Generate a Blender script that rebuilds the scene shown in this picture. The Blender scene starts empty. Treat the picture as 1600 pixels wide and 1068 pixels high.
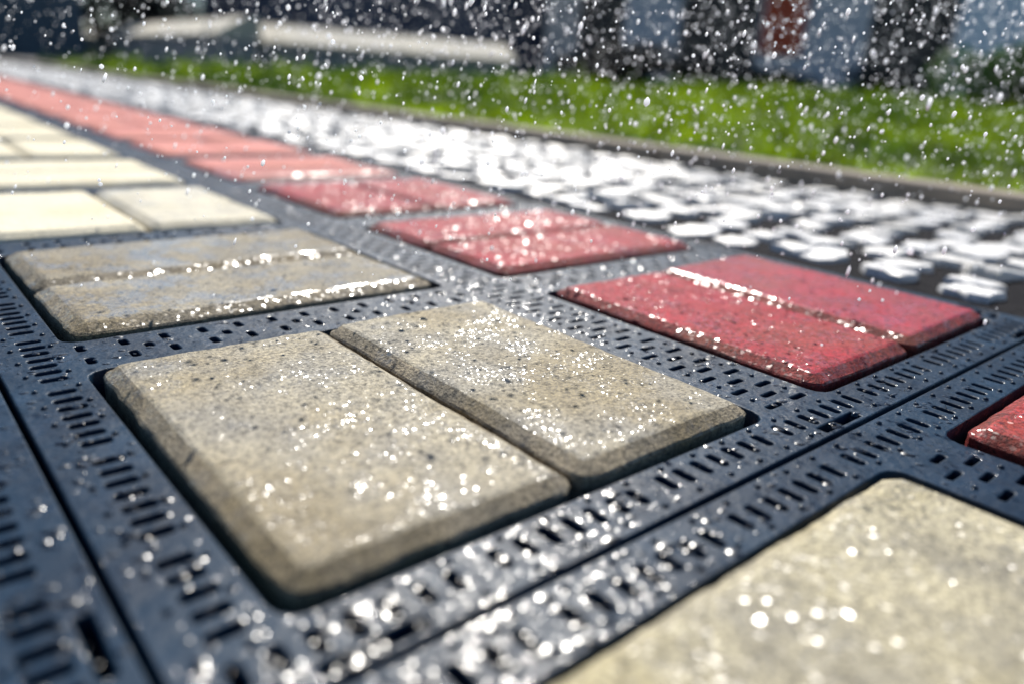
import bpy, bmesh, math, random
import numpy as np
from mathutils import Vector, Matrix, noise

random.seed(7)
rng = np.random.default_rng(7)
C = bpy.context.scene.collection
sc = bpy.context.scene
R_ = math.radians

# ------------------------------------------------------------------ camera
CAM = Vector((-0.13002219, -0.19982887, 0.0977080457))
rv = Vector((1.83548821, -0.630777377, 0.536725375))
M3 = Matrix.Rotation(rv.length, 3, rv.normalized())      # rows: image right, image down, forward
right, down, fwd = Vector(M3[0]), Vector(M3[1]), Vector(M3[2])
cd = bpy.data.cameras.new('camera')
cam = bpy.data.objects.new('camera', cd)
C.objects.link(cam)
cam.matrix_world = Matrix(((right.x, -down.x, -fwd.x, CAM.x), (right.y, -down.y, -fwd.y, CAM.y),
                           (right.z, -down.z, -fwd.z, CAM.z), (0, 0, 0, 1)))
cd.sensor_width = 36.0
cd.lens = 36.0 * 1178.166 / 1600.0
cd.clip_start = 0.01
cd.clip_end = 2000
cd.dof.use_dof = True
cd.dof.focus_distance = 0.262
cd.dof.aperture_fstop = 4.9
sc.camera = cam

# ------------------------------------------------------------------ sky, sun, exposure
SUN_EL, SUN_AZ = 44.0, 50.0            # azimuth measured from +x towards +y
w = bpy.data.worlds.new('World')
sc.world = w
w.use_nodes = True
nt = w.node_tree
sky = nt.nodes.new('ShaderNodeTexSky')
sky.sky_type = 'NISHITA'
sky.sun_disc = False
sky.sun_elevation = R_(SUN_EL)
sky.sun_rotation = R_(90.0 - SUN_AZ)
sky.air_density = 1.0
sky.dust_density = 0.0
sky.ozone_density = 4.0
bg = nt.nodes['Background']
bg.inputs['Strength'].default_value = 0.056
nt.links.new(sky.outputs[0], bg.inputs['Color'])
ld = bpy.data.lights.new('sun', 'SUN')
ld.energy = 5.0
ld.angle = R_(0.53)
ld.color = (1.0, 0.95, 0.87)
sun = bpy.data.objects.new('sun', ld)
C.objects.link(sun)
sd = Vector((math.cos(R_(SUN_AZ)) * math.cos(R_(SUN_EL)), math.sin(R_(SUN_AZ)) * math.cos(R_(SUN_EL)), math.sin(R_(SUN_EL))))
sun.rotation_euler = sd.to_track_quat('Z', 'Y').to_euler()
sun.location = sd * 20
vs = sc.view_settings
vs.view_transform = 'Standard'
vs.look = 'None'
vs.exposure = 1.0
vs.gamma = 1.0
vs.use_curve_mapping = False
sc.cycles.use_denoising = True
sc.cycles.max_bounces = 8
sc.cycles.transmission_bounces = 6
sc.cycles.caustics_reflective = False
sc.cycles.caustics_refractive = False
sc.cycles.sample_clamp_indirect = 6.0

# ------------------------------------------------------------------ helpers
def link(name, mesh, mat=None, parent=None, loc=None, rotz=0.0):
    o = bpy.data.objects.new(name, mesh)
    C.objects.link(o)
    if mat is not None and len(mesh.materials) == 0:
        mesh.materials.append(mat)
    if parent is not None:
        o.parent = parent
    if loc is not None:
        o.location = loc
    o.rotation_euler = (0, 0, rotz)
    return o

def thing(o, label, cat=None, group=None, kind=None):
    o['label'] = label
    if cat: o['category'] = cat
    if group: o['group'] = group
    if kind: o['kind'] = kind
    return o

def empty(name, loc=(0, 0, 0), rotz=0.0):
    o = bpy.data.objects.new(name, None)
    C.objects.link(o)
    o.location = loc
    o.rotation_euler = (0, 0, rotz)
    o.empty_display_size = 0.05
    return o

def mesh_from(name, verts, faces, smooth=False):
    m = bpy.data.meshes.new(name)
    m.from_pydata([tuple(v) for v in verts], [], [tuple(f) for f in faces])
    m.update()
    if smooth:
        for p in m.polygons: p.use_smooth = True
    return m

def np_mesh(name, V, F, smooth=True):
    """V (n,3) floats, F (m,k) ints all of one size"""
    m = bpy.data.meshes.new(name)
    n, k = F.shape
    m.vertices.add(len(V)); m.vertices.foreach_set('co', V.astype(np.float32).ravel())
    m.loops.add(n * k); m.loops.foreach_set('vertex_index', F.astype(np.int32).ravel())
    m.polygons.add(n)
    m.polygons.foreach_set('loop_start', (np.arange(n) * k).astype(np.int32))
    m.polygons.foreach_set('use_smooth', np.full(n, smooth))
    m.update(calc_edges=True)
    m.validate()
    return m

def box_bm(bm, x0, x1, y0, y1, z0, z1, bev=0.0):
    r = bmesh.ops.create_cube(bm, size=1.0)
    vsx = r['verts']
    for v in vsx:
        v.co = Vector(((x0 + x1) / 2 + v.co.x * (x1 - x0), (y0 + y1) / 2 + v.co.y * (y1 - y0), (z0 + z1) / 2 + v.co.z * (z1 - z0)))
    if bev > 0:
        es = list({e for v in vsx for e in v.link_edges})
        bmesh.ops.bevel(bm, geom=es, offset=bev, segments=2, affect='EDGES', profile=0.5)

def box(name, x0, x1, y0, y1, z0, z1, mat, parent=None, bev=0.0):
    bm = bmesh.new()
    box_bm(bm, x0, x1, y0, y1, z0, z1, bev)
    m = bpy.data.meshes.new(name)
    bm.to_mesh(m); bm.free()
    return link(name, m, mat, parent)

# ------------------------------------------------------------------ materials
class NT:
    def __init__(s, name):
        s.m = bpy.data.materials.new(name)
        s.m.use_nodes = True
        s.t = s.m.node_tree
        s.b = s.t.nodes['Principled BSDF']
        s.geo = s.t.nodes.new('ShaderNodeNewGeometry')
    def n(s, typ, **kw):
        x = s.t.nodes.new(typ)
        for k, v in kw.items(): setattr(x, k, v)
        return x
    def l(s, a, b): s.t.links.new(a, b)
    def noise(s, scale, detail=3.0, rough=0.55, stretch=None, off=(0, 0, 0)):
        mp = s.n('ShaderNodeMapping')
        mp.inputs['Location'].default_value = off
        if stretch: mp.inputs['Scale'].default_value = stretch
        s.l(s.geo.outputs['Position'], mp.inputs['Vector'])
        t = s.n('ShaderNodeTexNoise')
        t.inputs['Scale'].default_value = scale
        t.inputs['Detail'].default_value = detail
        t.inputs['Roughness'].default_value = rough
        s.l(mp.outputs[0], t.inputs['Vector'])
        return t.outputs['Fac']
    def voro(s, scale, feat='F1'):
        t = s.n('ShaderNodeTexVoronoi', feature=feat)
        t.inputs['Scale'].default_value = scale
        s.l(s.geo.outputs['Position'], t.inputs['Vector'])
        return t.outputs['Distance']
    def ramp(s, fac, stops):
        r = s.n('ShaderNodeValToRGB')
        e = r.color_ramp.elements
        while len(e) < len(stops): e.new(0.5)
        for q, (p, c) in zip(e, stops):
            q.position = p
            q.color = (*c, 1) if isinstance(c, tuple) else (c, c, c, 1)
        s.l(fac, r.inputs['Fac'])
        return r.outputs['Color']
    def math(s, op, a, b=None):
        m = s.n('ShaderNodeMath', operation=op)
        for i, x in enumerate((a, b)):
            if x is None: continue
            if isinstance(x, (int, float)): m.inputs[i].default_value = x
            else: s.l(x, m.inputs[i])
        return m.outputs[0]
    def mix(s, fac, a, b, mode='MIX'):
        m = s.n('ShaderNodeMix', data_type='RGBA', blend_type=mode)
        for sock, x in ((m.inputs['Factor'], fac), (m.inputs['A'], a), (m.inputs['B'], b)):
            if isinstance(x, (int, float)): sock.default_value = x
            elif isinstance(x, tuple): sock.default_value = (*x, 1)
            else: s.l(x, sock)
        return m.outputs['Result']
    def bump(s, h, strength, dist, base=None):
        b = s.n('ShaderNodeBump')
        b.inputs['Strength'].default_value = strength
        b.inputs['Distance'].default_value = dist
        s.l(h, b.inputs['Height'])
        if base is not None: s.l(base, b.inputs['Normal'])
        return b.outputs[0]
    def cells(s, scale):
        t = s.n('ShaderNodeTexVoronoi')
        t.inputs['Scale'].default_value = scale
        s.l(s.geo.outputs['Position'], t.inputs['Vector'])
        return t.outputs['Color']
    def facets(s, scale, k, base=None):
        """normal tilted at random grain by grain: wet grains that flash one by one"""
        a = s.n('ShaderNodeVectorMath', operation='SUBTRACT')
        s.l(s.cells(scale), a.inputs[0]); a.inputs[1].default_value = (0.5, 0.5, 0.5)
        b = s.n('ShaderNodeVectorMath', operation='SCALE')
        s.l(a.outputs[0], b.inputs[0]); b.inputs['Scale'].default_value = k
        c = s.n('ShaderNodeVectorMath', operation='ADD')
        s.l(base if base is not None else s.geo.outputs['Normal'], c.inputs[0]); s.l(b.outputs[0], c.inputs[1])
        d = s.n('ShaderNodeVectorMath', operation='NORMALIZE')
        s.l(c.outputs[0], d.inputs[0])
        return d.outputs[0]
    def set(s, **kw):
        for k, v in kw.items():
            sock = s.b.inputs[k.replace('_', ' ')]
            if isinstance(v, (int, float)): sock.default_value = v
            elif isinstance(v, tuple): sock.default_value = (*v, 1) if len(v) == 3 else v
            else: s.l(v, sock)

def stone_mat(name, c1, c2, speck, moss, wet, film, rough=0.75, bump=1.0, coat_r=0.28, off=(0, 0, 0), glint=0.8, speck_amt=0.8, film0=0.25, coat_ior=1.33, rip_s=750, soft=False, grain_amt=0.8, patch_hi=0.60):
    """wet 0..1 darkens; film = how much of the top carries a water film"""
    s = NT(name)
    n1 = s.noise(38, 4, 0.6, off=off)
    n2 = s.noise(900, 2, 0.6, off=off)
    n3 = s.noise(2400, 2, 0.6, off=off)
    n4 = s.noise(16, 4, 0.6, off=(off[0] + 3.1, off[1] + 1.7, 0))
    col = s.mix(s.ramp(n1, [(0.38, 0.0), (0.62, 1.0)]), c1, c2)
    col = s.mix(s.math('MULTIPLY', s.ramp(n4, [(0.48, 0.0), (0.62, 1.0)]), 0.6), col, moss)
    col = s.mix(s.math('MULTIPLY', s.ramp(n2, [(0.46, 0.0), (0.66, 1.0)]), speck_amt * 0.7), col, speck)
    sep = s.n('ShaderNodeSeparateColor')
    s.l(s.cells(1050), sep.inputs[0])
    grain = s.ramp(sep.outputs[0], [(0.0, 0.30), (0.15, 0.50), (0.42, 1.0), (0.80, 1.08), (1.0, 1.5)])
    col = s.mix(grain_amt, col, s.mix(1.0, col, grain, 'MULTIPLY'))
    col = s.mix(s.ramp(n3, [(0.40, 0.35), (0.55, 0.0)]), col, (speck[0] * 0.8, speck[1] * 0.8, speck[2] * 0.8))
    if wet > 0:
        col = s.mix(wet, col, s.mix(1.0, col, (0.52, 0.50, 0.47), 'MULTIPLY'))
    h = s.math('ADD', s.math('MULTIPLY', n2, 0.7), s.math('MULTIPLY', n3, 0.5))
    nb = s.bump(h, 0.7 * bump, 0.0012)
    patch = s.ramp(s.noise(60, 5, 0.7, off=(off[0] + 9, 5, 0)), [(0.50, 0.0), (patch_hi, 1.0)])
    cb = s.facets(rip_s, glint, nb if soft else None)
    s.set(Base_Color=col, Roughness=rough, Normal=nb, Coat_Weight=s.math('ADD', s.math('MULTIPLY', patch, film * (1 - film0)), film * film0),
          Coat_Roughness=coat_r, Coat_IOR=coat_ior, Coat_Normal=cb)
    s.b.inputs['Specular IOR Level'].default_value = 0.2
    return s.m

GREY1, GREY2, SPECK, MOSS = (0.36, 0.325, 0.255), (0.27, 0.26, 0.235), (0.15, 0.145, 0.14), (0.20, 0.165, 0.09)
M_wet = stone_mat('wet_grey_concrete', (0.44, 0.395, 0.29), (0.32, 0.30, 0.25), SPECK, (0.30, 0.235, 0.115), 0.40, 1.0, coat_r=0.15, glint=0.52, film0=0.0, speck_amt=0.7, rip_s=2000, patch_hi=0.66)
M_film = stone_mat('flooded_grey_concrete', (0.44, 0.38, 0.25), (0.30, 0.27, 0.20), SPECK, (0.25, 0.19, 0.085), 0.6, 1.0, coat_r=0.16, glint=0.10, off=(4, 2, 0), film0=0.25, coat_ior=1.8, rip_s=700, patch_hi=0.56)
M_damp = stone_mat('damp_cream_concrete', (0.62, 0.555, 0.37), (0.38, 0.345, 0.25), (0.15, 0.145, 0.14), (0.44, 0.37, 0.17), 0.2, 1.0, off=(7, 1, 0), bump=1.6, glint=0.6, coat_r=0.24, rip_s=800, film0=0.25, patch_hi=0.58)
M_dry = stone_mat('dry_cream_concrete', (0.60, 0.55, 0.41), (0.54, 0.50, 0.39), (0.42, 0.40, 0.34), (0.48, 0.42, 0.28), 0.0, 0.05, rough=0.9, bump=0.6, speck_amt=0.3, grain_amt=0.4)
M_dryhalf = stone_mat('drying_cream_concrete', (0.60, 0.55, 0.41), (0.50, 0.46, 0.37), (0.38, 0.36, 0.31), (0.36, 0.32, 0.23), 0.1, 0.9, rough=0.9, bump=0.4, speck_amt=0.3, glint=0.1, coat_r=0.2, film0=0.4, grain_amt=0.4)
RED1, RED2 = (0.34, 0.004, 0.019), (0.25, 0.004, 0.013)
REDS, REDM = (0.12, 0.008, 0.010), (0.26, 0.035, 0.025)
M_redwet = stone_mat('wet_red_concrete', RED1, RED2, REDS, REDM, 0.1, 0.9, bump=0.8, glint=0.42, coat_r=0.18, speck_amt=0.5, film0=0.3, rip_s=600)
M_redsheen = stone_mat('filmed_red_concrete', RED1, RED2, REDS, REDM, 0.1, 1.0, bump=0.5, glint=0.14, coat_r=0.17, speck_amt=0.3, film0=0.5, coat_ior=1.45)
M_redrough = stone_mat('splashed_red_concrete', (0.40, 0.025, 0.022), (0.28, 0.016, 0.015), (0.14, 0.010, 0.008), (0.36, 0.07, 0.04), 0.0, 0.9, bump=1.3, glint=0.9, coat_r=0.2, film0=0.5)
M_reddry = stone_mat('dry_red_concrete', (0.48, 0.20, 0.18), (0.44, 0.18, 0.16), (0.36, 0.12, 0.10), (0.46, 0.20, 0.15), 0.0, 0.05, rough=0.9, bump=0.6, speck_amt=0.3, grain_amt=0.4)
M_redhalf = stone_mat('drying_red_concrete', (0.48, 0.20, 0.18), (0.44, 0.18, 0.16), (0.36, 0.12, 0.10), (0.46, 0.20, 0.15), 0.0, 1.0, rough=0.9, bump=0.3, speck_amt=0.3, glint=0.08, coat_r=0.2, film0=0.6, grain_amt=0.4)

def plastic_mat():
    s = NT('wet_black_plastic')
    n1 = s.noise(90, 3, 0.6)
    n2 = s.noise(300, 3, 0.6)
    n3 = s.noise(30, 2, 0.5)
    col = s.mix(s.ramp(n3, [(0.4, 0.0), (0.65, 1.0)]), (0.0025, 0.012, 0.028), (0.0035, 0.019, 0.042))
    rip = s.math('ADD', s.math('MULTIPLY', n1, 1.0), s.math('MULTIPLY', n2, 0.35))
    nb = s.bump(s.noise(170, 4, 0.6, off=(1, 2, 3)), 0.35, 0.002)
    cb = s.facets(900, 0.30, s.bump(rip, 0.30, 0.003))
    patch = s.ramp(s.noise(60, 5, 0.65, off=(3, 8, 1)), [(0.50, 0.0), (0.60, 1.0)])
    s.set(Base_Color=col, Roughness=0.5, Normal=nb, Coat_Weight=s.math('ADD', s.math('MULTIPLY', patch, 0.45), 0.10), Coat_Roughness=0.11, Coat_IOR=1.33, Coat_Normal=cb)
    s.b.inputs['Specular IOR Level'].default_value = 0.11
    return s.m
M_plastic = plastic_mat()

def simple_mat(name, c1, c2, scale, rough=0.8, bump=0.3, bd=0.01, detail=4, **kw):
    s = NT(name)
    n1 = s.noise(scale, detail, 0.6)
    n2 = s.noise(scale * 7, 3, 0.6)
    col = s.mix(s.ramp(n1, [(0.35, 0.0), (0.65, 1.0)]), c1, c2)
    s.set(Base_Color=col, Roughness=rough, Normal=s.bump(n2, bump, bd), **kw)
    return s.m

M_bed = simple_mat('dark_gravel_bed', (0.012, 0.011, 0.010), (0.025, 0.022, 0.018), 120, 0.9, 0.8, 0.004)
M_joint = simple_mat('dark_wet_grit', (0.010, 0.010, 0.013), (0.022, 0.021, 0.023), 150, 0.95, 0.9, 0.003, Specular_IOR_Level=0.08)
M_cobble = stone_mat('wet_pale_cobble', (0.70, 0.68, 0.65), (0.58, 0.58, 0.58), (0.36, 0.36, 0.37), (0.46, 0.43, 0.37), 0.0, 1.0, rough=0.5, bump=0.8, coat_r=0.46, glint=0.06, speck_amt=0.4, film0=1.0, rip_s=250)
M_kerb = simple_mat('weathered_kerb_concrete', (0.24, 0.20, 0.155), (0.18, 0.155, 0.13), 25, 0.9, 0.6, 0.002)
M_soil = simple_mat('lawn_soil', (0.030, 0.045, 0.012), (0.045, 0.060, 0.015), 6, 0.95, 0.5, 0.01)
M_road = simple_mat('grey_asphalt', (0.055, 0.058, 0.065), (0.085, 0.088, 0.095), 3, 0.85, 0.4, 0.004)

def leaf_mat(name, c1, c2, trans, scale, clump=26):
    s = NT(name)
    n1 = s.noise(scale, 3, 0.6)
    col = s.mix(s.ramp(n1, [(0.42, 0.0), (0.56, 1.0)]), c1, c2)
    sep = s.n('ShaderNodeSeparateColor')
    s.l(s.cells(clump), sep.inputs[0])
    col = s.mix(1.0, col, s.ramp(sep.outputs[1], [(0.0, 0.35), (0.5, 0.9), (1.0, 1.6)]), 'MULTIPLY')
    s.set(Base_Color=col, Roughness=0.55)
    tr = s.n('ShaderNodeBsdfTranslucent')
    tc = s.mix(1.0, col, trans, 'MULTIPLY')
    s.l(tc, tr.inputs['Color'])
    mx = s.n('ShaderNodeMixShader')
    mx.inputs[0].default_value = 0.5
    s.l(s.b.outputs[0], mx.inputs[1]); s.l(tr.outputs[0], mx.inputs[2])
    out = s.t.nodes['Material Output']
    s.l(mx.outputs[0], out.inputs['Surface'])
    return s.m
M_grass = leaf_mat('grass_blade', (0.100, 0.160, 0.003), (0.007, 0.024, 0.003), (2.2, 2.1, 0.8), 3.0)
M_bush = leaf_mat('dark_leaf', (0.014, 0.042, 0.008), (0.028, 0.066, 0.012), (1.2, 1.3, 0.8), 9)
M_darkbush = leaf_mat('blackish_leaf', (0.010, 0.011, 0.012), (0.018, 0.018, 0.018), (1.0, 1.0, 1.0), 9)
M_stem = simple_mat('stem_bark', (0.05, 0.035, 0.02), (0.03, 0.022, 0.015), 30, 0.9)

def drop_mat():
    s = NT('water_drop')
    s.set(Base_Color=(0.95, 0.97, 1.0), Roughness=0.3, Transmission_Weight=0.6, IOR=1.33)
    tr = s.n('ShaderNodeBsdfTranslucent')
    tr.inputs['Color'].default_value = (0.95, 0.97, 1.0, 1)
    mx = s.n('ShaderNodeMixShader')
    mx.inputs[0].default_value = 0.75
    s.l(s.b.outputs[0], mx.inputs[1]); s.l(tr.outputs[0], mx.inputs[2])
    s.l(mx.outputs[0], s.t.nodes['Material Output'].inputs['Surface'])
    return s.m
M_drop = drop_mat()

def bead_mat():
    s = NT('water_bead')
    tp = s.n('ShaderNodeBsdfTransparent')
    gl = s.n('ShaderNodeBsdfGlossy')
    gl.inputs['Roughness'].default_value = 0.22
    fr = s.n('ShaderNodeFresnel')
    fr.inputs['IOR'].default_value = 1.42
    mx = s.n('ShaderNodeMixShader')
    s.l(fr.outputs[0], mx.inputs[0]); s.l(tp.outputs[0], mx.inputs[1]); s.l(gl.outputs[0], mx.inputs[2])
    s.l(mx.outputs[0], s.t.nodes['Material Output'].inputs['Surface'])
    return s.m
M_bead = bead_mat()

# ------------------------------------------------------------------ ground, bed, cobbles, kerb
PX0, PX1, PY0, PITCH_Y, ROW = -0.1054, 0.3130, -0.1082, 0.7207, 0.1781
PW = PX1 - PX0

g = link('ground', mesh_from('ground', [(-400, -400, -0.09), (400, -400, -0.09), (400, 400, -0.09), (-400, 400, -0.09)], [(0, 1, 2, 3)]), M_road)
thing(g, 'flat dark ground reaching the horizon under everything', kind='structure')
bed = link('gravel_bed', mesh_from('gravel_bed', [(-2.2, -1.8, -0.034), (0.33, -1.8, -0.034), (0.33, 6.2, -0.034), (-2.2, 6.2, -0.034)], [(0, 1, 2, 3)]), M_bed)
thing(bed, 'dark gravel bed seen through the slots of the black paving grid', kind='structure')

CX0, CX1 = 0.318, 0.738
def strip_grid(name, x0, x1, y0, y1, nx, ny, zf):
    V, F = [], []
    for j in range(ny + 1):
        for i in range(nx + 1):
            x = x0 + (x1 - x0) * i / nx; y = y0 + (y1 - y0) * j / ny
            V.append((x, y, zf(x, y)))
    for j in range(ny):
        for i in range(nx):
            a = j * (nx + 1) + i
            F.append((a, a + 1, a + nx + 2, a + nx + 1))
    return mesh_from(name, V, F, True)
cob = link('cobbled_strip', strip_grid('cobbled_strip', CX0, CX1, -1.0, 6.2, 40, 260, lambda x, y: -0.0015 + 0.001 * noise.noise((x * 60, y * 60, 0))), M_joint)
thing(cob, 'strip of wet cobbles glaring white between the black grid and the kerb', kind='structure')

def cobble_mesh(seed):
    """irregular worn cobble, unit about 1, nearly flat top"""
    r = random.Random(seed)
    K = 14
    ang = [2 * math.pi * k / K + r.uniform(-.15, .15) for k in range(K)]
    rad = []
    for a in ang:
        q = 1 / max(abs(math.cos(a)), abs(math.sin(a)))
        rad.append(0.5 * (0.6 * q + 0.4) * r.uniform(0.68, 1.06))
    V, F = [], []
    for s_, z in [(1.0, -0.50), (0.985, 0.02), (0.93, 0.07), (0.55, 0.085)]:
        for a, q in zip(ang, rad):
            V.append((math.cos(a) * q * s_, math.sin(a) * q * s_, z + r.uniform(-.018, .018)))
    V.append((r.uniform(-.05, .05), r.uniform(-.05, .05), 0.09))
    for k in range(3):
        for i in range(K):
            j = (i + 1) % K
            F.append((k * K + i, k * K + j, (k + 1) * K + j, (k + 1) * K + i))
    for i in range(K):
        F.append((3 * K + i, 3 * K + (i + 1) % K, 4 * K))
    m = mesh_from('cobble', V, F, True)
    m.set_sharp_from_angle(angle=R_(18))
    return m
cob_meshes = [cobble_mesh(100 + k) for k in range(9)]
for m in cob_meshes: m.materials.append(M_cobble)
cells = []
y = -0.9; row = 0
while y < 6.1:
    dy = 0.041 + 0.006 * random.uniform(-1, 1)
    x = CX0 + 0.002 + random.uniform(0, 0.014)
    while x < CX1 - 0.022:
        dx = random.uniform(0.034, 0.056)
        sx, sy = dx * random.uniform(0.79, 0.93), dy * random.uniform(0.78, 0.93)
        cells.append((x + dx / 2 + random.uniform(-.003, .003), y + dy / 2 + 0.010 * math.sin(x * 17 + row) + random.uniform(-.006, .006), sx, sy, random.uniform(-.22, .22),
                      random.uniform(-0.0025, 0.0015), random.gauss(0, .05), random.gauss(0, .05), random.randrange(9)))
        x += dx
    y += dy; row += 1
def inview(P, margin=60):
    d = Vector(P) - CAM
    z = d.dot(fwd)
    if z < 0.05: return None
    u = 800 + 1178 * d.dot(right) / z; v = 534 + 1178 * d.dot(down) / z
    if -margin < u < 1600 + margin and -margin < v < 1068 + margin: return z
    return None
vis = sorted([(inview((c[0], c[1], 0)), i) for i, c in enumerate(cells) if inview((c[0], c[1], 0))])
near = {i for _, i in vis[:296]}
rv_, rf_ = [], []
for i, (cx, cy, sx, sy, rz, dz, tx, ty, k) in enumerate(cells):
    if i in near:
        o = bpy.data.objects.new('cobble', cob_meshes[k])
        C.objects.link(o); o.parent = cob
        o.location = (cx, cy, dz); o.rotation_euler = (tx, ty, rz); o.scale = (sx, sy, 0.042)
    else:
        mt = Matrix.Translation((cx, cy, dz)) @ Matrix.Rotation(rz, 4, 'Z') @ Matrix.Rotation(ty, 4, 'Y') @ Matrix.Rotation(tx, 4, 'X') @ Matrix.Diagonal((sx, sy, 0.042, 1))
        b0 = len(rv_)
        rv_ += [mt @ v.co for v in cob_meshes[k].vertices]
        rf_ += [tuple(b0 + q for q in p.vertices) for p in cob_meshes[k].polygons]
om = mesh_from('cobbles', rv_, rf_, True)
om.set_sharp_from_angle(angle=R_(35))
oc = link('cobbles', om, M_cobble, cob)
oc['kind'] = 'stuff'

kerb = empty('kerb', (0, 0, 0))
thing(kerb, 'low pale concrete kerb between wet cobbles and lawn', kind='structure')
y = -1.0
while y < 6.2:
    o = box('kerb_stone', 0.742, 0.790, y + 0.003, y + 0.497, -0.08, 0.021 + random.uniform(-.0015, .0015), M_kerb, kerb, 0.005)
    y += 0.5

# ------------------------------------------------------------------ paving grid plates
OPX = [(-0.0830, 0.0830), (0.1189, 0.2905)]
OPY = [(-0.0884 + ROW * r, 0.0584 + ROW * r) for r in range(4)]
SEAM = 0.0009

def rrect(x0, x1, y0, y1, r, n=3):
    pts = []
    for cx, cy, a0 in ((x1 - r, y1 - r, 0), (x0 + r, y1 - r, 90), (x0 + r, y0 + r, 180), (x1 - r, y0 + r, 270)):
        for k in range(n + 1):
            a = R_(a0 + 90 * k / n)
            pts.append((cx + r * math.cos(a), cy + r * math.sin(a)))
    return pts

def plate_contours():
    E = 0.0005      # the rounding of the edges grows the solid by this much
    out = [rrect(PX0 + SEAM + E, PX1 - SEAM - E, PY0 + SEAM + E, PY0 + PITCH_Y - SEAM - E, 0.003)]
    for a in OPX:
        for b in OPY: out.append(rrect(a[0] - E, a[1] + E, b[0] - E, b[1] + E, 0.0065))
    def slot(cx, cy, lx, ly):
        jx, jy = random.uniform(-.00025, .00025), random.uniform(-.00025, .00025)
        lx += 2 * E; ly += 2 * E
        r = min(lx, ly) / 2 * 0.72
        out.append(rrect(cx - lx / 2 + jx, cx + lx / 2 + jx, cy - ly / 2 + jy, cy + ly / 2 + jy, r, 2))
    # rows of slots along the two short edges
    conn = [-0.0715, 0.1010, 0.2790]
    for yc in (-0.0966, PY0 + PITCH_Y - 0.0112):
        for gi in range(-3, 4):
            for k in range(7):
                x = 0.0783 + 0.0577 * gi + 0.0076 * k
                if PX0 + 0.008 < x < PX1 - 0.012: slot(x, yc, 0.0029, 0.0070)
    for xc in conn:
        out.append(rrect(xc - 0.012, xc + 0.012, PY0 + 0.0022, PY0 + 0.0069, 0.0005, 1))
    # rows along the two long edges
    for xc in (-0.0921, PX1 - 0.0133):
        for gi in range(-2, 13):
            for k in range(7):
                y = 0.0054 + 0.0516 * gi + 0.0066 * k
                if PY0 + 0.019 < y < PY0 + PITCH_Y - 0.02: slot(xc, y, 0.0075, 0.0031)
    y = -0.075
    while y < PITCH_Y - 0.14:
        out.append(rrect(PX1 - 0.0078, PX1 - 0.0036, y - 0.0100, y + 0.0100, 0.0005, 1))
        y += 0.1802
    # staggered slots in the strip between the two columns
    y = -0.0842
    while y < PY0 + PITCH_Y - 0.022:
        slot(0.0940, y, 0.0080, 0.0022); slot(0.1090, y, 0.0082, 0.0022)
        slot(0.1015, y + 0.0068, 0.0078, 0.0022)
        y += 0.01355
    # paired holes in the strips between the rows
    for r in range(3):
        y0 = OPY[r][1]
        for x0, x1 in OPX:
            x = x0 + 0.004
            k = 0
            while x < x1 - 0.002:
                slot(x, y0 + 0.0103, 0.0027, 0.0062); slot(x + (0.007 if k % 1 == 0 else 0), y0 + 0.0168, 0.0028, 0.0046) if k % 2 else None
                slot(x, y0 + 0.0236, 0.0027, 0.0062)
                x += 0.0139; k += 1
    return out, conn

def plate_mesh():
    cu = bpy.data.curves.new('plate_curve', 'CURVE')
    cu.dimensions = '2D'
    cu.fill_mode = 'BOTH'
    cu.extrude = 0.0135
    cu.bevel_depth = 0.0005
    cu.bevel_resolution = 1
    cs, conn = plate_contours()
    for c in cs:
        sp = cu.splines.new('POLY')
        sp.points.add(len(c) - 1)
        for p, (x, y) in zip(sp.points, c): p.co = (x, y, 0, 1)
        sp.use_cyclic_u = True
    o = bpy.data.objects.new('plate_curve', cu)
    C.objects.link(o)
    dg = bpy.context.evaluated_depsgraph_get()
    m = bpy.data.meshes.new_from_object(o.evaluated_get(dg))
    bpy.data.objects.remove(o); bpy.data.curves.remove(cu)
    m.transform(Matrix.Translation((0, 0, -0.0140)))
    m.materials.clear(); m.materials.append(M_plastic)
    m.name = 'grid_plate'
    return m
pm = plate_mesh()

def stud_mesh():
    V = []
    for k in range(8): V.append((0.0011 * math.cos(k * math.pi / 4), 0.0011 * math.sin(k * math.pi / 4), -0.0003))
    for k in range(8): V.append((0.0008 * math.cos(k * math.pi / 4), 0.0008 * math.sin(k * math.pi / 4), 0.0006))
    V.append((0, 0, 0.0009))
    F = [(i, (i + 1) % 8, 8 + (i + 1) % 8, 8 + i) for i in range(8)] + [(8 + i, 8 + (i + 1) % 8, 16) for i in range(8)]
    m = mesh_from('stud', V, F, True)
    m.materials.append(M_plastic)
    return m
sm = stud_mesh()
stud_pts = []
x = 0.0968 - 0.01433 * 13
while x < PX1 - 0.006:
    if x > PX0 + 0.006:
        for yy in (-0.0908, -0.1038, PY0 + PITCH_Y - 0.0038, PY0 + PITCH_Y - 0.0166): stud_pts.append((x, yy))
    x += 0.01433
stud_rows = list(stud_pts)
y = -0.0774
while y < PY0 + PITCH_Y - 0.03:
    stud_pts += [(0.0911, y), (0.1118, y)]
    stud_rows += [(0.0911, y), (0.1118, y)]
    if y < 0.3:
        stud_pts += [(-0.0866, y + .004), (-0.0985, y + .004)]
    stud_pts += [(PX1 - 0.0190, y + .004)]
    y += 0.01355

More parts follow.
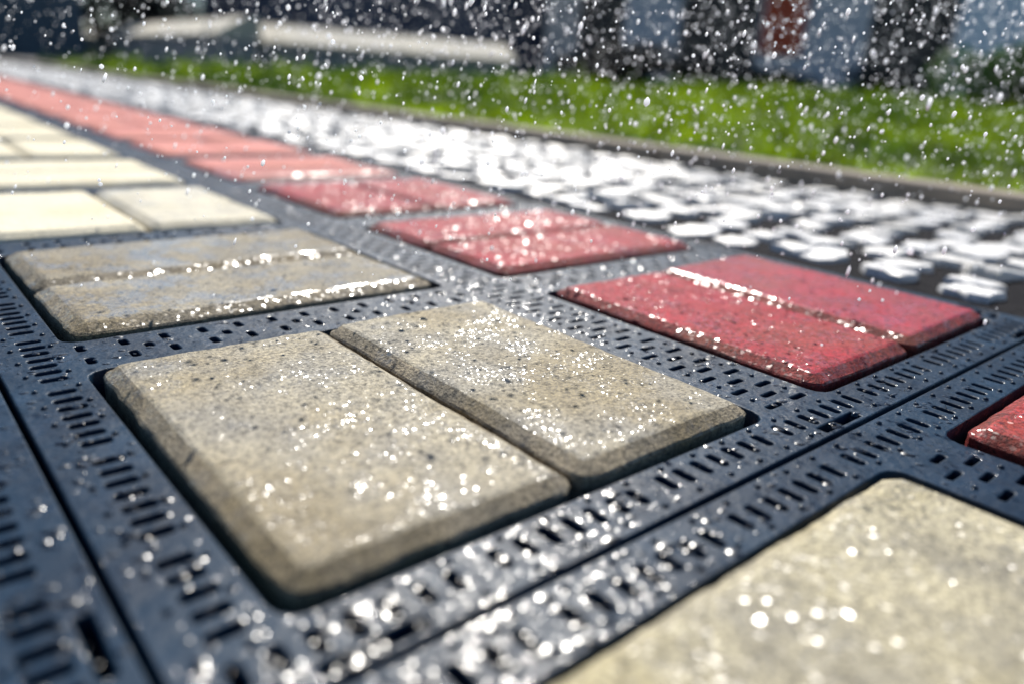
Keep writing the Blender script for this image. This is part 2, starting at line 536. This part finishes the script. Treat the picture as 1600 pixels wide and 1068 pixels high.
plates = {}
for a in (0, -1):
    for b in range(-1, 4 if a == 0 else 2):
        dx, dy = a * PW, b * PITCH_Y
        lab = {(0, 0): 'wet black plastic grid plate carrying the central grey pair and four red openings',
               (0, -1): 'black plastic grid plate in the lower right corner around the near cream paver',
               (-1, 0): 'black plastic grid plate left of the long seam, at the left edge',
               (0, 1): 'black plastic grid plate beyond the first one, under the dry cream pavers',
               (0, 2): 'far black grid plate under the blurred salmon pavers',
               }.get((a, b))
        grp = 'black plastic paving grid plates'
        if lab is None:
            lab = 'farthest black grid plates, blurred under the salmon band' if a == 0 else 'black grid plates just past the left edge of the picture'
        t = empty('grid_plate', (dx, dy, 0))
        thing(t, lab, 'paving grid', grp)
        link('plate_body', pm, None, t)
        if (a, b) in ((0, 0), (0, -1), (-1, 0)):
            for (sx, sy) in (stud_pts if b == 0 else stud_rows)[:298]:
                if inview((sx + dx, sy + dy, 0), 40): link('stud', sm, None, t, (sx, sy, 0))
        plates[(a, b)] = t

# ------------------------------------------------------------------ pavers
def paver(name, x0, x1, y0, y1, ztop, mat, seed, ch=0.0074, dr=0.0037, tilt=(0, 0), rot=0.0, res=0.006, rough=0.0004):
    r = random.Random(seed)
    cx, cy = (x0 + x1) / 2, (y0 + y1) / 2
    hw, hl = (x1 - x0) / 2, (y1 - y0) / 2
    def axis(h):
        n = max(4, int(2 * (h - ch) / res))
        inner = [-(h - ch) + 2 * (h - ch) * i / n for i in range(n + 1)]
        return [-h, -h, -(h - ch * 0.10), -(h - ch * 0.78)] + inner + [h - ch * 0.78, h - ch * 0.10, h, h]
    U, W = axis(hw), axis(hl)
    nu, nw = len(U), len(W)
    lev = {0: -0.045, 1: ztop - dr, 2: ztop - dr * 0.80, 3: ztop - dr * 0.11}
    V, F = [], []
    sz = r.uniform(0, 50)
    for j, v in enumerate(W):
        for i, u in enumerate(U):
            k = min(i, nu - 1 - i, j, nw - 1 - j)
            z = lev.get(k, ztop)
            px, py = u, v
            # rounded, worn corners
            rc = 0.006
            ax, ay = abs(px) - (hw - rc), abs(py) - (hl - rc)
            if ax > 0 and ay > 0 and k <= 4:
                q = max(ax, ay) / math.hypot(ax, ay)
                px = math.copysign(hw - rc + ax * q, px); py = math.copysign(hl - rc + ay * q, py)
            p = Vector((u * 130, v * 130, sz))
            if k >= 1:
                e = noise.noise_vector(p) * 0.6 + noise.noise_vector(p * 2.7) * 0.5
                amp = 0.0009 if k <= 2 else 0.0003
                px += e.x * amp; py += e.y * amp
                z += (noise.noise(p * 0.35) * 0.6 + noise.noise(p * 1.3) * 0.5) * rough + (e.z * 0.0004 if k in (1, 2, 3, 4) else 0)
            V.append((px, py, z))
    for j in range(nw - 1):
        for i in range(nu - 1):
            a = j * nu + i
            F.append((a, a + 1, a + nu + 1, a + nu))
    m = mesh_from(name, V, F, True)
    m.set_sharp_from_angle(angle=R_(12))
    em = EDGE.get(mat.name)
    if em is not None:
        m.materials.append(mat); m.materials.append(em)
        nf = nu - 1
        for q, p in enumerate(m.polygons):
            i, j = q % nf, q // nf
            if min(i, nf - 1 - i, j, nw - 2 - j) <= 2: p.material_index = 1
    o = link(name, m, mat, None, (cx, cy, 0), rot)
    o.rotation_euler = (tilt[0], tilt[1], rot)
    return o

# arrises of the wet pavers, coloured darker and browner than their tops
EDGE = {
    'wet_grey_concrete': stone_mat('dark_grey_arris', (0.33, 0.275, 0.185), (0.22, 0.19, 0.135), (0.08, 0.07, 0.06), (0.20, 0.15, 0.065), 0.2, 1.0, coat_r=0.18, glint=0.45, film0=0.2, rip_s=900),
    'wet_red_concrete': stone_mat('dark_red_arris', (0.25, 0.018, 0.014), (0.17, 0.014, 0.010), (0.06, 0.008, 0.006), (0.17, 0.05, 0.02), 0.0, 1.0, coat_r=0.18, glint=0.5, film0=0.5, rip_s=700),
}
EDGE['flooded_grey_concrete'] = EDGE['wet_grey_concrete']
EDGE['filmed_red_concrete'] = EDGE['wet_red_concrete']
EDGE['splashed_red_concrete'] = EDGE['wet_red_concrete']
ZT = 0.0037
GAP = 0.0007
def pair(col, row, split, mats, labels, cat, group, res=0.006, z=(ZT, ZT), rots=(0, 0), inset=(0.0037, 0.0036, 0.0035, 0.0024), tilts=((0, 0), (0, 0)), mid=0.0, ch=None):
    ch = ch or (0.0058 if -1 <= row <= 1 else 0.0058)
    GAP = 0.0005 if row < 2 else 0.0013
    """split 'y': the joint runs along y (stones side by side in x); 'x': joint along x, first stone nearer"""
    a, bi = OPX[0 if col in (0, -2) else 1], row
    dx = -PW if col < 0 else 0.0
    b = (row // 4) * PITCH_Y
    y0, y1 = OPY[row % 4][0] + b, OPY[row % 4][1] + b
    x0, x1 = a[0] + dx + inset[0], a[1] + dx - inset[1]
    y0 += inset[2]; y1 -= inset[3]
    for k in range(2):
        if split == 'y':
            xm = (x0 + x1) / 2 + mid
            r = (x0, xm - GAP, y0, y1) if k == 0 else (xm + GAP, x1, y0, y1)
        else:
            ym = (y0 + y1) / 2 + mid
            r = (x0, x1, y0, ym - GAP) if k == 0 else (x0, x1, ym + GAP, y1)
        o = paver('paver', *r, z[k], mats[k], 1000 + 31 * col + 77 * row + k, rot=rots[k], res=res, tilt=tilts[k], ch=ch)
        thing(o, labels[k], cat, group)

PG, PR = 'cream grey pavers set in the black grid', 'red pavers set in the black grid'
pair(0, 0, 'y', (M_wet, M_wet),
     ('large wet grey beige paver in the middle, left of the dark joint',
      'wet grey beige paver right of the dark joint in the central pair'),
     'paver', PG, res=0.0035, rots=(0.0, 0.004), z=(ZT, ZT + 0.0007))
pair(0, 1, 'x', (M_film, M_film),
     ('wet grey paver behind the central pair, nearer half with sky in its water film',
      'wet grey paver behind the central pair, farther half beyond the glinting joint'),
     'paver', PG, res=0.0035, rots=(0.012, 0.014), tilts=((-0.008, 0.004), (0.006, 0.0)), ch=0.0070)
pair(0, 2, 'y', (M_dry, M_dryhalf),
     ('dry cream paver at the left edge, joint on its right, behind the wet greys',
      'dry cream paver with a damp front corner and glinting front edge'),
     'paver', PG)
pair(0, 3, 'x', (M_dry, M_dry),
     ('long dry cream paver, second band from the blurred back on the left, front half',
      'thin dry cream band behind the dark line at the left edge'),
     'paver', PG)
pair(1, 0, 'y', (M_redwet, M_redsheen),
     ('wet red paver at right with glittering left edge, left of the sparkling joint',
      'wet red paver with pinkish sheen, right of the sparkling joint, next to the cobbles'),
     'paver', PR, res=0.0035, rots=(-0.012, 0.0), z=(ZT, ZT + 0.001), tilts=((0, 0), (0.0, -0.012)), mid=-0.003)
pair(1, 1, 'x', (M_redwet, M_redwet),
     ('wet red paver strewn with bright drops, second red opening from the right, nearer half',
      'wet red paver, second red opening from the right, farther half touching the cobbles'),
     'paver', PR, res=0.0045)
pair(1, 2, 'y', (M_redwet, M_redwet),
     ('small blurred wet red paver, third red opening, left half',
      'small blurred wet red paver, third red opening, right half towards the cobbles'),
     'paver', PR)
pair(1, 3, 'x', (M_redhalf, M_reddry),
     ('salmon pink dry paver with a white glinting front edge, behind the wet ones',
      'salmon pink dry paver just behind the one with the white front edge'),
     'paver', PR, tilts=((-0.01, 0), (0, 0)))
pair(0, -1, 'x', (M_damp, M_damp),
     ('cream paver beside the big out of focus one, past the lower right edge',
      'big out of focus cream paver filling the lower right corner'),
     'paver', PG, res=0.004, inset=(0.0032, 0.0065, 0.0032, 0.0022))
pair(1, -1, 'y', (M_redrough, M_redrough),
     ('splashed red paver cut by the right edge of the picture, above the cream corner stone',
      'red paver past the right edge next to the splashed one'),
     'paver', PR, res=0.004, inset=(0.0065, 0.0035, 0.0032, 0.004))
for r in range(4, 16):
    for c in (0, 1):
        l = ('blurred dry cream pavers at the far left edge' if c == 0 else 'blurred salmon pavers of the far red band running to the top left')
        ls = (l, l)
        if (c, r) == (0, 4):
            ls = ('thin blurred cream paver behind the long cream bands, left of its slanting joint', 'thin blurred cream paver behind the long cream bands, right of its slanting joint')
        if (c, r) == (1, 4):
            ls = ('salmon paver beside the cream column, in the opening behind the white glinting edge', 'salmon paver beside the cobbles, in the opening behind the white glinting edge')
        pair(c, r, 'y' if r % 2 == 0 else 'x', (M_dry, M_dry) if c == 0 else (M_reddry, M_reddry), ls, 'paver', PG if c == 0 else PR, res=0.02)
for r in range(-1, 5):
    for c in (-2, -1):
        l = 'grey pavers of the plates just past the left edge'
        pair(c, r, 'y' if r % 2 == 0 else 'x', (M_wet, M_wet) if r < 2 else (M_dry, M_dry), (l, l), 'paver', PG, res=0.02)

# ------------------------------------------------------------------ lawn
def bank_z(x, y):
    t = max(0.0, x - 0.79)
    return 0.012 + 0.026 * t + 0.008 * noise.noise((x * 1.3, y * 1.3, 3)) * min(1, t * 2) - 0.004 * max(0, y - 3.5) * 0
lawn = link('lawn', strip_grid('lawn', 0.792, 13.0, -5.0, 5.2, 90, 80, bank_z), M_soil)
thing(lawn, 'gently rising lawn behind the kerb, earth under the grass', kind='structure')
road = link('road', strip_grid('road', -8, 13.0, 6.2, 14.0, 30, 20, lambda x, y: 0.0), M_road)
thing(road, 'grey road beyond the end of the lawn at the upper left', kind='structure')
path = link('path', strip_grid('path', -8, -2.2, -4, 6.19, 10, 20, lambda x, y: -0.004), M_road)
thing(path, 'grey path outside the paving on the left', kind='structure')

def blades(n, dmin, dmax, hmin, hmax, wmin, wmax):
    d = np.sqrt(rng.uniform(dmin ** 2, dmax ** 2, n * 3))
    az = R_(1) * rng.uniform(-2, 95, n * 3)
    x = CAM.x + d * np.cos(az); y = CAM.y + d * np.sin(az)
    ok = (x > 0.80) & (y < 5.15) & (x < 12.9) & (y > -4.9)
    x, y = x[ok][:n], y[ok][:n]
    return x, y, rng.uniform(hmin, hmax, len(x)), rng.uniform(wmin, wmax, len(x))
parts = [blades(26000, 0.9, 2.2, 0.010, 0.032, 0.0012, 0.0026), blades(24000, 2.2, 5.0, 0.02, 0.05, 0.004, 0.008), blades(14000, 5.0, 12.0, 0.02, 0.06, 0.010, 0.02)]
# a dense fringe leaning over the kerb
n = 9000
parts.append((0.786 + np.abs(rng.normal(0, 0.03, n)), rng.uniform(-0.5, 5.1, n), rng.uniform(0.010, 0.03, n), rng.uniform(0.0014, 0.003, n)))
x = np.concatenate([p[0] for p in parts]); y = np.concatenate([p[1] for p in parts])
h = np.concatenate([p[2] for p in parts]); wd = np.concatenate([p[3] for p in parts])
clump = np.array([noise.noise((a * 5, b * 5, 9)) for a, b in zip(x, y)])
h = h * (1.0 + 1.0 * clump) * np.where(rng.uniform(0, 1, len(h)) < 0.06, 1.9, 1.0)
z = np.array([bank_z(a, b) for a, b in zip(x, y)]) - 0.003
N = len(x)
th = rng.uniform(0, 2 * np.pi, N)
la = rng.uniform(0, 2 * np.pi, N); ln = rng.uniform(0.1, 0.7, N) * h
wx, wy = np.cos(th) * wd / 2, np.sin(th) * wd / 2
V = np.zeros((N, 5, 3))
V[:, 0] = np.stack([x - wx, y - wy, z], 1); V[:, 1] = np.stack([x + wx, y + wy, z], 1)
mx_, my_ = x + np.cos(la) * ln * .35, y + np.sin(la) * ln * .35
V[:, 2] = np.stack([mx_ + wx * .8, my_ + wy * .8, z + h * .6], 1); V[:, 3] = np.stack([mx_ - wx * .8, my_ - wy * .8, z + h * .6], 1)
V[:, 4] = np.stack([x + np.cos(la) * ln, y + np.sin(la) * ln, z + h], 1)
base = (np.arange(N) * 5)[:, None]
F = np.concatenate([base + np.array([[0, 1, 2]]), base + np.array([[0, 2, 3]]), base + np.array([[3, 2, 4]])])
gr = link('grass', np_mesh('grass', V.reshape(-1, 3), F, False), M_grass)
thing(gr, 'bright green short grass of the lawn behind the kerb', kind='stuff')

# ------------------------------------------------------------------ background: low wall, buildings, shrubs
def at(az, d, z=0.0):
    return Vector((CAM.x + d * math.cos(R_(az)), CAM.y + d * math.sin(R_(az)), z))

M_coping = simple_mat('cream_coping', (0.50, 0.46, 0.37), (0.40, 0.38, 0.33), 3, 0.85)
M_lowwall = simple_mat('grey_wall_render', (0.20, 0.21, 0.22), (0.27, 0.27, 0.27), 4, 0.85)
M_navy = simple_mat('navy_cladding', (0.006, 0.016, 0.045), (0.012, 0.028, 0.07), 3, 0.5)
M_teal = simple_mat('slate_blue_panel', (0.03, 0.06, 0.085), (0.045, 0.075, 0.10), 3, 0.6)
M_facade = simple_mat('grey_blue_render', (0.42, 0.45, 0.49), (0.48, 0.50, 0.53), 3, 0.85)
M_pier = simple_mat('grey_brown_render', (0.42, 0.39, 0.365), (0.48, 0.45, 0.42), 3, 0.85)
M_light = simple_mat('pale_blue_render', (0.60, 0.70, 0.78), (0.66, 0.75, 0.80), 3, 0.85)
M_door = simple_mat('black_brown_timber', (0.010, 0.009, 0.009), (0.022, 0.017, 0.015), 5, 0.5)
M_rust = simple_mat('rust_red_paint', (0.52, 0.07, 0.015), (0.42, 0.05, 0.012), 8, 0.6)
M_roof = simple_mat('dark_roof_tile', (0.05, 0.04, 0.04), (0.08, 0.06, 0.055), 6, 0.8)
M_glass = NT('dark_window_glass'); M_glass.set(Base_Color=(0.02, 0.025, 0.03), Roughness=0.08); M_glass = M_glass.m

def oriented(name, loc, ang):
    return empty(name, loc, ang)

# low garden wall with an L corner: local x along the wall, y away from the camera
def low_wall(label, p, q, zb, hgt, th, ncop):
    d = (q - p); L = d.length
    t = oriented('garden_wall', (p.x, p.y, zb), math.atan2(d.y, d.x))
    thing(t, label, 'wall', 'low garden walls')
    box('wall_body', 0, L, 0.01, th, -0.4, hgt - 0.153, M_lowwall, t)
    for k in range(ncop):
        x0, x1, z1 = L * k / ncop + 0.004, L * (k + 1) / ncop - 0.004, hgt
        vv = [(x, yy, zz) for x in (x0, x1) for yy, zz in ((-0.03, z1 - 0.15), (th + 0.05, z1 - 0.15), (th + 0.05, z1), (th * 0.8, z1), (-0.03, z1 - 0.125))]
        link('coping_stone', mesh_from('coping_stone', vv, [(4, 3, 2, 1, 0), (5, 6, 7, 8, 9)] + [(q, (q + 1) % 5, 5 + (q + 1) % 5, 5 + q) for q in range(5)]), M_coping, t)
    return t
c0, c1, c2 = at(70.0, 6.2), at(49.3, 6.8), at(78.5, 13.0)
low_wall('low grey wall with pale coping at the upper end of the lawn, right of its corner', c0, c1, 0.12, 0.26, 0.25, 5)
low_wall('low grey wall with pale coping running back to the left from the corner', c2, c0 + (c0 - c2).normalized() * 0.22, 0.10, 0.30, 0.25, 5)

# house: local x to the image right, y away from the camera
D0, AZ0 = 9.5, 32.0
hp = at(AZ0, D0, 0.20)
house = empty('house', hp, R_(AZ0) - math.pi / 2)
thing(house, 'grey blue rendered house with black doors and a rust red shutter behind the spray', 'house')
H = 1.9
segs = [('pier', -2.60, -2.22, M_pier, 0.0), ('wall', -1.66, -1.02, M_facade, 0.06), ('wall', -0.14, 1.00, M_facade, 0.03), ('wall', 1.86, 6.0, M_light, 0.0)]
for nm, a, b, m, yy in segs:
    box(nm, a, b, yy, 2.5, -0.5, H, m, house)
for nm, a, b in (('door', -2.219, -1.661), ('door', -1.019, -0.141), ('door', 1.001, 1.859)):
    dd = box(nm, a, b, 0.28, 0.34, -0.1, H - 0.1, M_door, house)
    np_ = 4
    for k in range(np_):
        box('door_board', a + (b - a) * (k + .08) / np_, a + (b - a) * (k + .92) / np_, 0.262, 0.279, 0.02, H - 0.2, M_door, dd, 0.004)
    box('lintel', a, b, 0.05, 2.4, H - 0.099, H - 0.002, M_facade, house)
    box('threshold', a, b, 0.02, 0.6, -0.5, -0.101, M_lowwall, house)
box('plinth', -2.62, -1.0, -0.05, -0.002, -0.5, -0.02, M_door, house)
box('plinth', -0.15, 1.86, -0.05, -0.002, -0.5, 0.02, M_door, house)
sh = box('shutter', -0.10, 0.34, -0.03, 0.027, 0.36, 1.5, M_rust, house, 0.005)
for k in range(8):
    box('slat', -0.07, 0.31, -0.045, -0.0305, 0.40 + k * 0.135, 0.50 + k * 0.135, M_rust, sh, 0.004)
box('roof', -2.9, 6.3, -0.35, 2.8, H + 0.001, H + 0.12, M_roof, house)

D1, AZ1 = 10.5, 59.0
hall = empty('garage_block', at(AZ1, D1, 0.15), R_(AZ1) - math.pi / 2)
thing(hall, 'dark navy clad garage block behind the low wall, half hidden by spray', 'building')
box('wall', -2.1, 2.35, 0, 3, -0.5, 1.9, M_navy, hall)
for k in range(12):
    box('cladding_panel', -2.09 + k * 0.37, -2.09 + k * 0.37 + 0.355, -0.03, -0.002, -0.3, 1.85, M_navy, hall, 0.004)
box('roof', -2.3, 2.55, -0.15, 3.1, 1.901, 2.0, M_roof, hall)
shed = empty('shed', at(81.0, 9.5, 0.1), R_(81) - math.pi / 2)
thing(shed, 'slate blue shed at the top left corner', 'shed')
box('wall', -1.2, 0.62, 0, 2, -0.5, 1.7, M_teal, shed)
for k in range(6):
    box('cladding_panel', -1.19 + k * 0.3, -1.19 + k * 0.3 + 0.29, -0.03, -0.002, -0.3, 1.68, M_teal, shed, 0.004)
box('roof', -1.3, 0.72, -0.1, 2.1, 1.701, 1.78, M_roof, shed)

def shrub(label, p, rx, ry, hz, n, leaf, mat, group=None, seed=0):
    r = np.random.default_rng(seed)
    t = empty('shrub', p)
    thing(t, label, 'shrub', group)
    # leaf clumps through an uneven crown
    nl = 14
    cl = np.stack([r.uniform(-.75, .75, nl) * rx, r.uniform(-.75, .75, nl) * ry, r.uniform(.3, .78, nl) * hz], 1)
    k = r.integers(0, nl, n)
    dvec = r.normal(0, 1, (n, 3)); dvec /= np.linalg.norm(dvec, axis=1)[:, None]
    rad = r.uniform(0.55, 1.0, n)[:, None] ** 0.6
    P = cl[k] + dvec * rad * np.array([rx * .42, ry * .42, hz * .30])
    P[:, 2] = np.clip(P[:, 2], 0.01, None)
    a = r.normal(0, 1, (n, 3)); a /= np.linalg.norm(a, axis=1)[:, None]
    b = np.cross(a, r.normal(0, 1, (n, 3))); b /= np.linalg.norm(b, axis=1)[:, None]
    s = leaf * r.uniform(.6, 1.3, n)[:, None]
    V = np.stack([P - a * s, P + b * s * .4, P + a * s, P - b * s * .4], 1).reshape(-1, 3)
    F = (np.arange(n) * 4)[:, None] + np.array([[0, 1, 2, 3]])
    link('foliage', np_mesh('foliage', V, F, False), mat, t)
    bm = bmesh.new()
    for q in range(5):
        tx, ty = cl[q][0] * .8, cl[q][1] * .8
        e = bmesh.ops.create_cone(bm, segments=6, radius1=hz * .035, radius2=hz * .012, depth=hz * .6, cap_ends=True)
        for v in e['verts']:
            f = (v.co.z + hz * .3) / (hz * .6)
            v.co.x += tx * f; v.co.y += ty * f; v.co.z += hz * .3 - 0.02
    m = bpy.data.meshes.new('stem'); bm.to_mesh(m); bm.free()
    link('stem', m, M_stem, t)
    return t
SG = 'dark shrubs along the house'
shrub('rounded dark green bush at the right edge of the lawn', at(17.2, 4.6, 0.10), 0.30, 0.30, 0.34, 6500, 0.018, M_bush, None, 1)
shrub('low blackish shrub on the lawn in front of the grey pier', at(40.6, 4.6, 0.07), 0.24, 0.2, 0.27, 3600, 0.016, M_darkbush, SG, 2)
shrub('blackish shrub below the first black door from the left', at(44.0, 8.9, 0.17), 0.45, 0.2, 0.25, 2200, 0.03, M_darkbush, SG, 3)
shrub('blackish shrub below the middle black door, left of the rust shutter', at(37.0, 8.9, 0.17), 0.5, 0.2, 0.25, 2200, 0.03, M_darkbush, SG, 4)
shrub('blackish shrub below the rust red shutter', at(31.0, 8.9, 0.17), 0.5, 0.2, 0.22, 2200, 0.03, M_darkbush, SG, 5)
shrub('blackish shrub below the black door on the right', at(24.5, 8.9, 0.17), 0.6, 0.2, 0.26, 2400, 0.03, M_darkbush, SG, 6)
shrub('dark hedge plant behind the end of the low wall at the upper left', at(74.2, 10.0, 0.1), 0.75, 0.4, 1.1, 5200, 0.04, M_darkbush, None, 7)

# ------------------------------------------------------------------ water: falling drops and beads
bm = bmesh.new(); bmesh.ops.create_icosphere(bm, subdivisions=1, radius=1.0)
IV = np.array([v.co[:] for v in bm.verts]); IF = np.array([[v.index for v in f.verts] for f in bm.faces]); bm.free()

def in_frame(P, margin):
    d = P - np.array(CAM)
    zc = d @ np.array(fwd); u = 800 + 1178 * (d @ np.array(right)) / zc; v = 534 + 1178 * (d @ np.array(down)) / zc
    return (zc > 0.2) & (u > -margin) & (u < 1600 + margin) & (v > -margin) & (v < 1068 + margin), u, v, zc

# the sprinkler throws its drops over the cobbles and the back of the paving
NP = 1100000
P = np.stack([rng.uniform(-0.1, 1.5, NP), rng.uniform(-0.15, 1.7, NP), rng.uniform(0.002, 0.42, NP)], 1)
ok, u, v, zc = in_frame(P, 160)
dens = np.clip((P[:, 2] - 0.01) / 0.16, 0.05, 1.0) * np.minimum(1.0, (0.38 / zc) ** 4.0) * np.clip(0.45 + u / 1100, 0.3, 1.2)
keep = ok & (rng.uniform(0, 1, NP) < dens) & (zc > 0.27)
print('drops', keep.sum(), (keep & (u > 0) & (u < 1600) & (v > 0)).sum())
P = P[keep][:14000]
nd = len(P)
rad = rng.lognormal(math.log(0.00043), 0.38, nd)
ax = np.array((down * -0.92 + right * 0.32).normalized())
st = 1.0 + rng.exponential(0.4, nd)
V = IV[None] * rad[:, None, None]
al = V @ ax
V = V + (al * (st[:, None] - 1))[:, :, None] * ax + P[:, None, :]
F = (IF[None] + (np.arange(nd) * len(IV))[:, None, None]).reshape(-1, 3)
dr = link('water_drops', np_mesh('water_drops', V.reshape(-1, 3), F, True), M_drop)
thing(dr, 'shower of glinting water drops falling across the paving', kind='stuff')

# shallow beads of water lying on the plates and on the wet pavers
def on_plate(x, y):
    xx = x if x > PX0 else x + PW
    yy = (y - PY0) % PITCH_Y + PY0
    if min(yy - PY0, PY0 + PITCH_Y - yy) < .0022 or min(xx - PX0, PX1 - xx) < .0022: return False
    for a in OPX:
        for b in OPY:
            if a[0] - .0015 < xx < a[1] + .0015 and b[0] - .0015 < yy < b[1] + .0015: return False
    return True
seg = 9
BV, BF = [], []
def bead(x_, y_, z_, r0, hh):
    b0 = len(BV)
    sxx = random.uniform(.75, 1.3)
    tilt = (random.gauss(0, .06), random.gauss(0, .06))
    for f, zz in ((1.0, 0.0), (0.75, 0.44), (0.4, 0.84)):
        for k in range(seg):
            q = 2 * math.pi * k / seg
            px, py = r0 * f * math.cos(q) * sxx, r0 * f * math.sin(q) / sxx
            BV.append((x_ + px, y_ + py, z_ + hh * zz + px * tilt[0] + py * tilt[1]))
    BV.append((x_, y_, z_ + hh))
    for k in range(seg):
        j = (k + 1) % seg
        BF.append((b0 + k, b0 + j, b0 + seg + j)); BF.append((b0 + k, b0 + seg + j, b0 + seg + k))
        BF.append((b0 + seg + k, b0 + seg + j, b0 + 2 * seg + j)); BF.append((b0 + seg + k, b0 + 2 * seg + j, b0 + 2 * seg + k))
        BF.append((b0 + 2 * seg + k, b0 + 2 * seg + j, b0 + 3 * seg))
nb_, tries = 0, 0
while nb_ < 1700 and tries < 60000:
    tries += 1
    d = 0.10 + 0.62 * random.random() ** 1.4; a = R_(random.uniform(-8, 108))
    x_, y_ = CAM.x + d * math.cos(a), CAM.y + d * math.sin(a)
    if x_ > PX1 - .003 or not on_plate(x_, y_): continue
    if random.random() > 0.55 + 0.8 * noise.noise((x_ * 22, y_ * 22, 4)): continue
    r0 = min(random.lognormvariate(math.log(0.00085), 0.45), 0.0026)
    bead(x_, y_, 0.00005, r0, r0 * random.uniform(0.08, 0.22))
    nb_ += 1
# splashes standing on the red pavers and on the far corner of the wet grey ones
for (x0, x1, y0, y1, cnt) in ((0.122, 0.288, 0.095, 0.235, 330), (0.122, 0.288, 0.27, 0.41, 260), (0.122, 0.20, -0.085, 0.055, 110)):
    for q in range(cnt):
        x_, y_ = random.uniform(x0, x1), random.uniform(y0, y1)
        if noise.noise((x_ * 26, y_ * 26, 7)) < random.uniform(-.25, .2): continue
        r0 = min(random.lognormvariate(math.log(0.0010), 0.4), 0.0024)
        bead(x_, y_, ZT + 0.0002, r0, r0 * random.uniform(0.15, 0.34))
be = link('water_beads', mesh_from('water_beads', BV, BF, True), M_bead)
thing(be, 'beads of water lying on the black plastic grid and wet pavers', kind='stuff')

# grit washed into the edges of the plates
SV, SF = [], []
for q in range(1500):
    d = 0.12 + 0.45 * random.random() ** 1.3; a = R_(random.uniform(-5, 105))
    x_, y_ = CAM.x + d * math.cos(a), CAM.y + d * math.sin(a)
    if x_ > PX1 - .003 or not on_plate(x_, y_): continue
    if noise.noise((x_ * 30, y_ * 30, 11)) < 0.05: continue
    r0 = random.uniform(0.00018, 0.0005); b0 = len(SV)
    for (px, py, pz) in ((1, 0, .2), (-.5, .8, .1), (-.6, -.8, .2), (0, 0, 1.2)):
        SV.append((x_ + px * r0 * random.uniform(.6, 1.2), y_ + py * r0 * random.uniform(.6, 1.2), 0.0001 + pz * r0))
    SF += [(b0, b0 + 1, b0 + 3), (b0 + 1, b0 + 2, b0 + 3), (b0 + 2, b0, b0 + 3)]
sg = link('grit', mesh_from('grit', SV, SF), simple_mat('pale_grit', (0.30, 0.26, 0.19), (0.18, 0.16, 0.13), 400, 0.9))
thing(sg, 'fine grit washed onto the black plastic grid', kind='stuff')
